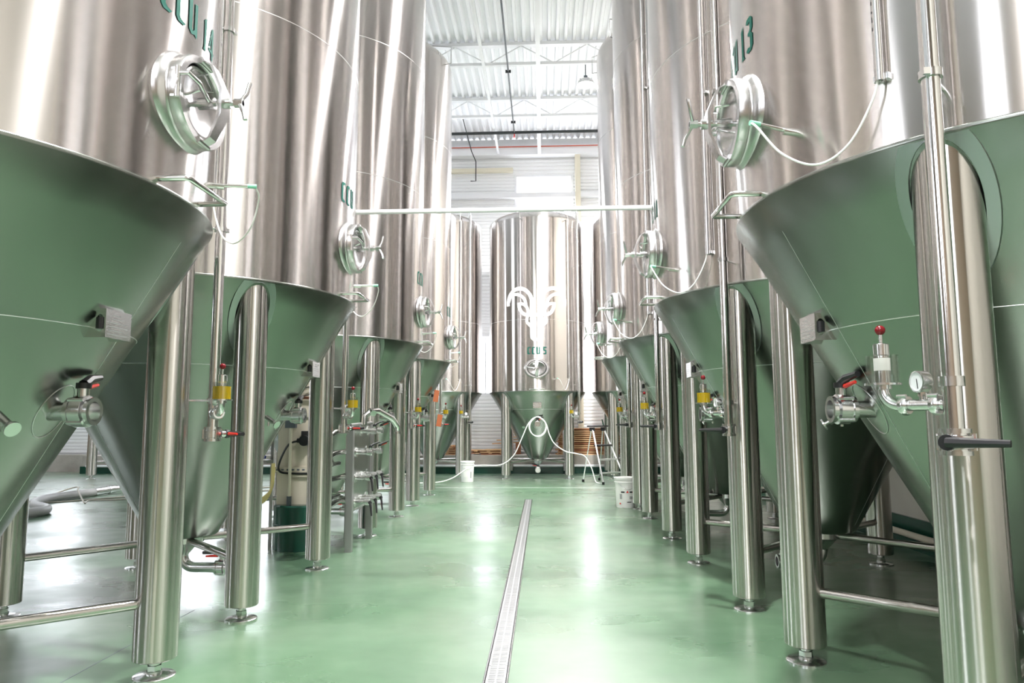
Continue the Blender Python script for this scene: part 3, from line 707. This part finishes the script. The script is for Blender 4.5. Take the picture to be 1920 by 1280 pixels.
for f, m, wd in ((.20, 'alu', .07), (.44, 'alu', .07), (.70, 'black', .10)):
    p, q = lerp(A, TA, f), lerp(B, TB, f); d = (q - p); ang = math.atan2(d.y, d.x)
    MB().box((p + q) / 2 + Vector((0, 0, .0)), (d.length, wd, .03), Matrix.Rotation(ang, 3, 'Z')).build('tread', m, t, False)
d = TB - TA; ang = math.atan2(d.y, d.x)
MB().box((TA + TB) / 2 + Vector((-.01, .03, .06)), (d.length + .12, .16, .03), Matrix.Rotation(ang, 3, 'Z')).build('top_tread', 'black', t, False)
for p in (TA, TB): MB().box(p + Vector((-.01, .02, .0)), (.05, .10, .07), Matrix.Rotation(ang, 3, 'Z')).build('hinge_bracket', 'black', t, False)
MB().tube([TB + Vector((.0, .05, .06)), TB + Vector((-.03, .06, .19))], .012, 8).build('grip', 'darkgreen', t)
MB().cyl(lerp(A2, RA, .10), lerp(B2, RB, .10), .010, 8).build('rear_stretcher', 'alu', t)

def bucket(x, y, label, printed, h=.36, r=.135):
    t = thing('bucket', label, 'bucket', (x, y, 0), group='white plastic buckets')
    b = MB(); b.lathe([(.002, .0), (r * .90, .0), (r * .92, .01), (r, h - .075), (r * 1.07, h - .07), (r * 1.07, h - .06), (r * 1.0, h - .055), (r * 1.0, h - .04), (r * 1.06, h - .035), (r * 1.06, h - .02)], 40); b.build('tub', 'bucket', t)
    b = MB(); b.lathe([(r * 1.09, h - .022), (r * 1.1, h - .004), (r * 1.05, h), (r * .9, h), (r * .88, h - .008), (.002, h - .008)], 40); b.build('lid', 'bucket', t)
    b = MB(); b.tube([Vector((r * 1.08 * math.cos(a), r * 1.08 * math.sin(a) - .0, h - .06 - .10 * math.sin(pi * (a + 2.4) / 1.9) )) for a in [-2.4 + 1.9 * k / 16 for k in range(17)]], .0025, 6); b.build('bail_handle', 'fit', t)
    rr = lambda z: r * (.92 + .08 * z / (h - .075)) + .0012
    def patch(a0, a1, z0, z1, m, nm):
        b = MB(); n = 8; b.add([(rr(z) * math.cos(a0 + (a1 - a0) * k / n), rr(z) * math.sin(a0 + (a1 - a0) * k / n), z) for z in (z0, z1) for k in range(n + 1)], [(k, k + 1, n + 2 + k, n + 1 + k) for k in range(n)]); b.build(nm, m, t)
    if printed:
        patch(-2.15, -1.78, .205, .225, 'black', 'print_block'); patch(-1.30, -.98, .205, .225, 'black', 'print_block')
        b = MB(); b.poly([(-1.64, .205), (-1.38, .205), (-1.51, .24)], lambda a, z: (rr(z) * math.cos(a), rr(z) * math.sin(a), z)); b.build('red_triangle', 'red', t, False)
        patch(-1.30, -.6, .12, .16, 'greyprint', 'print_block'); patch(-2.3, -2.05, .12, .19, 'greyprint', 'print_block'); patch(-2.35, -2.2, .05, .07, 'red', 'print_block'); patch(-1.55, -1.1, .075, .085, 'black', 'print_block')
    else:
        patch(-2.1, -1.1, .10, .20, 'greyprint' if False else 'label', 'print_block'); patch(-1.0, -.8, .08, .2, 'greyprint', 'print_block')
    return t
bucket(-1.50, 14.40, 'plain white lidded bucket beside the leg of the left end-row tank', False, .40, .13)
bucket(1.135, 10.25, 'white lidded bucket with a red triangle printed on it by the right tanks', True, .41, .145)

# white hose hung in loops on the goat tank's valve
vx, vy, vz = -.118, 14.37, 1.12
pts = [(-2.6, 13.9, .015), (-2.05, 14.0, .02), (-1.75, 14.05, .10), (-1.48, 14.12, .27), (-1.25, 14.2, .33), (-.84, 14.28, .335), (-.58, 14.3, .52), (-.42, 14.3, .85), (-.28, 14.34, 1.15), (-.118, 14.40, 1.265)]
cen = Vector((-.115, 14.36, 1.075))
for k in range(1, 24):
    a = pi / 2 - 2 * pi * k / 12; pts.append(cen + Vector((.165 * math.cos(a) + .015 * (k > 12), -.010 * (k / 12), .185 * math.sin(a) - .012 * (k > 12))))
pts += [(-.1, 14.30, 1.262), (.05, 14.28, 1.14), (.12, 14.26, .92), (.22, 14.24, .74), (.42, 14.22, .60), (.62, 14.2, .555), (.80, 14.16, .50), (.92, 14.1, .28), (.98, 14.05, .06), (1.02, 13.98, .014), (1.10, 13.8, .014)]
t = thing('white_hose', 'long white hose looped over the goat tank valve and trailing on the floor', 'hose')
MB().tube(spline(pts, 6), .010, 10).build('hose_line', 'white_hose', t)
MB().cyl((-2.60, 13.9, .016), (-2.72, 13.87, .016), .018, 12).build('end_fitting', 'fit', t)

# grey suction hose and cables on the floor far left
t = thing('suction_hose', 'fat grey hose with a metal end lying on the wet floor far left', 'hose')
MB().tube(spline([(-7.3, 8.3, .062), (-6.5, 9.0, .062), (-6.55, 9.45, .062), (-7.05, 9.9, .062), (-7.42, 10.6, .062), (-7.42, 11.2, .062), (-7.30, 11.7, .062)], 8), .06, 16).build('hose_line', 'grey_hose', t)
b = MB(); b.cyl((-7.31, 11.66, .064), (-7.22, 12.05, .075), .064, 20); b.cyl((-7.25, 11.92, .07), (-7.245, 11.95, .071), .075, 20); b.cyl((-7.22, 12.05, .075), (-7.19, 12.15, .077), .052, 16); b.build('end_fitting', 'fit', t)
o = MB().tube(spline([(-7.75, 9.9, .012), (-7.7, 10.7, .012), (-7.55, 11.5, .15), (-7.15, 11.0, .14), (-6.75, 10.55, .012), (-6.9, 10.9, .012), (-6.55, 11.0, .012), (-6.2, 11.4, .012), (-5.2, 12.2, .012), (-4.4, 12.6, .012)], 8), .011, 8).build('floor_cable', 'cable'); tag(o, 'beige cable looping over the fat grey hose and trailing right', 'cable')
o = MB().tube(spline([(-7.9, 10.2, .011), (-7.2, 10.75, .011), (-6.85, 11.2, .011), (-6.5, 11.75, .011), (-5.6, 12.6, .011), (-4.8, 13.2, .011)], 8), .011, 8).build('floor_cable', 'cable'); tag(o, 'straighter beige cable on the floor just behind the fat grey hose', 'cable')

# ------------------------------------------------------------------ control cabinet on its green plinth, between the second and third left tanks
PX, PY = -2.33, 6.98
t = thing('green_plinth', 'dark green painted round plinth under the beige control cabinet', 'plinth', (PX, PY, 0))
MB().lathe([(.002, .0), (.250, .0), (.250, .40), (.235, .415), (.002, .415)], 48).build('drum_body', 'darkgreen', t)
MB().lathe([(.250, .215), (.256, .22), (.256, .235), (.250, .24)], 48).build('hoop', 'darkgreen', t)
t = thing('control_cabinet', 'tall beige control cabinet standing on the dark green plinth', 'cabinet', (PX + .01, PY, .415))
MB().b2((-.215, -.10, 0), (.22, .10, 1.28)).build('body', 'beige', t, False)
for z in (.30, .82):
    b = MB(); b.b2((-.235, -.118, z), (.24, -.10, z + .05)); b.build('mount_rail', 'beige', t, False)
    for k in range(9): MB().b2((-.22 + k * .05, -.1195, z + .018), (-.195 + k * .05, -.118, z + .032)).build('slot', 'greybox', t, False)
MB().b2((-.13, -.165, .72), (-.03, -.118, .90)).build('switch_box', 'greybox', t, False)
b = MB(); b.cyl((-.08, -.14, .0), (-.08, -.14, .72), .015, 12); b.build('riser_conduit', 'cream', t); MB().cyl((-.08, -.14, 0), (-.08, -.14, .08), .024, 8).build('conduit_gland', 'greybox', t)
b = MB(); b.cyl((.06, -.13, .62), (.06, -.13, .69), .045, 8); b.b2((.02, -.16, .56), (.11, -.10, .62)); b.cyl((-.02, -.13, .60), (.16, -.13, .60), .022, 12); b.cyl((.06, -.185, .60), (.06, -.10, .60), .05, 16); b.build('flow_sensor', 'black', t)
MB().tube(spline([(0, -.13, .60), (-.10, -.14, .56), (-.18, -.14, .40), (-.18, -.13, .31), (-.05, -.13, .29), (.2, -.13, .29)], 8), .010, 8).build('cable', 'black', t)
b = MB(); b.b2((-.10, -.125, 1.0), (-.03, -.10, 1.27)); b.build('terminal_strip', 'brown', t, False)
for k in range(8): 
    for s in (-.08, -.05): MB().b2((s - .008, -.128, 1.02 + k * .03), (s + .008, -.125, 1.035 + k * .03)).build('terminal', 'fit', t, False)
for z, w_ in ((1.10, .09), (1.16, .12), (1.03, .14)): MB().tube(spline([(-.05, -.12, z), (.02, -.15, z - .01), (w_, -.14, z + .01), (w_ + .04, -.12, z - .03)], 6), .005, 6).build('wire', 'black', t)
MB().tube([(-.20, -.13, 1.02), (.12, -.13, 1.0)], .014, 8).build('pipe_stub', 'brown', t)
t = thing('hose_rack', 'small steel wire shelf holding a blue hose beside the control cabinet', 'rack', (-2.76, 6.93, 0))
for x in (-.16, .13): MB().b2((x - .012, .05, 0), (x + .012, .074, 1.12)).build('post', 'post', t, False)
for z in (.80, 1.08): MB().b2((-.17, -.10, z), (.14, .09, z + .03)).build('shelf', 'post', t, False)
for k in range(5): MB().cyl((-.15 + k * .065, -.09, .83), (-.15 + k * .065, -.09, 1.08), .003, 6).build('wire', 'fit', t)
o = MB().tube(spline([(-2.86, 6.93, .855)] + [(-2.78 + .085 * math.cos(a), 6.93 + .06 * math.sin(a), .855 + .005 * k) for k, a in enumerate([i * .6 for i in range(16)])] + [(-2.70, 6.91, .95), (-2.70, 6.93, 1.06)], 4), .018, 10).build('blue_hose', 'blue'); tag(o, 'coiled bright blue hose lying on the small wire shelf', 'hose')
t = thing('yellow_hose', 'pale yellow hose hanging in loops below the small wire shelf', 'hose')
for k in range(5):
    dx = .018 * k; z0 = .805
    MB().tube(spline([(-2.78 + dx * .6, 6.77 + .012 * k, z0), (-2.80 + dx * .5, 6.76, .68 - .02 * k), (-2.74 + dx * .4, 6.75, .50 - .012 * k), (-2.64 + dx, 6.75, .44 + .022 * k), (-2.55 + dx * .3, 6.76, .55 + .02 * k), (-2.54 + dx * .2, 6.77, z0)], 8), .012, 8).build('hose_loop', 'yellow_hose', t)

# valve panel on posts
t = thing('valve_panel', 'grey steel valve panel on two posts with rows of small valves', 'valve panel', (-1.80, 0, 0))
MB().b2((-.03, 6.72, 0), (.03, 6.78, 1.14)).build('post', 'post', t, False); MB().b2((-.03, 7.50, 0), (.03, 7.56, 1.18)).build('post', 'post', t, False)
MB().b2((-.006, 6.78, .36), (.006, 7.50, 1.16)).build('plate', 'cone', t, False)
MB().cyl((0, 6.78, .36), (0, 7.50, .37), .012, 8).build('stretcher', 'post', t)
MB().cyl((0, 6.74, 1.16), (0, 7.55, 1.18), .014, 10).build('top_bar', 'post', t)
for z, ys, up_ in ((.90, (6.95, 7.35), 1), (.665, (6.93, 7.15, 7.38), -1), (.44, (6.90, 7.12, 7.36), -1), (1.10, (7.1, 7.4), 1)):
    for y in ys:
        b = MB(); b.cyl((-.14, y, z), (.10, y, z), .022, 14); b.cyl((.006, y, z), (.014, y, z), .05, 18); st = b.build('port_stub', 'fit', t)
        butterfly(st, (.135, y, z), (1, 0, 0), (.12, -.1, -1) if up_ < 0 else (.5, .8, .2), 'stub_valve', r=.030, lever_len=.12, upv=(.15, -.2, .95) if up_ > 0 else (.55, -.75, -.1), trig=(y > 7.3))
b = MB(); b.tube([(.14, 7.05, 1.27), (.10, 7.12, 1.295), (.14, 7.22, 1.30), (.22, 7.55, 1.22), (.25, 7.68, 1.14), (.25, 7.70, 1.08)], .030, 14); b.cyl((.25, 7.70, 1.06), (.25, 7.70, 1.085), .046, 18); b.tube([(.10, 7.12, 1.295), (.05, 7.06, 1.24), (.05, 7.05, 1.16)], .03, 14); b.build('swing_bend', 'pipe', t)
for z, dz in ((.90, -.03), (.665, .0), (.44, -.02), (1.10, -.05)):
    b = MB(); b.tube(spline([(-.15, 7.44, z), (-.15, 7.0, z), (-.15, 6.78, z), (-.16, 6.68, z + dz * .5), (-.17, 6.62, z + dz), (-.18, 6.60, z + dz - .06)], 6), .026, 14); b.build('manifold', 'pipe', t)
b = MB(); b.tube(spline([(-.15, 6.66, .80), (-.15, 6.60, .84), (-.15, 6.54, .80), (-.15, 6.52, .66), (-.15, 6.53, .54), (-.15, 6.58, .49), (-.15, 6.64, .50)], 6), .028, 14); b.build('return_bend', 'pipe', t)
b = MB(); b.cyl((-.15, 6.66, .80), (-.15, 6.90, .80), .022, 12); b.cyl((-.15, 6.64, .50), (-.15, 6.90, .50), .022, 12); b.build('return_line', 'pipe', t)
for y in (7.30,): MB().b2((-.19, y - .02, 0), (-.11, y + .02, 1.05)).build('post', 'post', t, False)

# small tags on the last left tank, floor joints
for k, (x, z, lab) in enumerate(((-1.62, 1.66, 'orange tag hanging from the name plate of the last left tank, upper one'), (-1.57, 1.29, 'orange tag hanging low on the last left tank, under the other tag'))):
    t = thing('hanging_tag', lab, 'tag', (x, 10.95, z), .3, group='orange tags on the last left tank')
    MB().box((0, 0, -.09), (.075, .006, .18), Matrix.Rotation(.15, 3, 'Y')).build('card', 'orange', t, False); MB().cyl((0, 0, -.005), (-.012, .02, .05), .002, 6).build('string', 'fit', t)
struct(MB().b2((-2.245, 1.0, -.002), (-2.239, 4.7, .0006)).build('trim_7', 'greybox', smooth=False))
struct(MB().b2((-2.3, 13.125, -.002), (2.0, 13.14, .0006)).build('trim_8', 'wpaint', smooth=False))
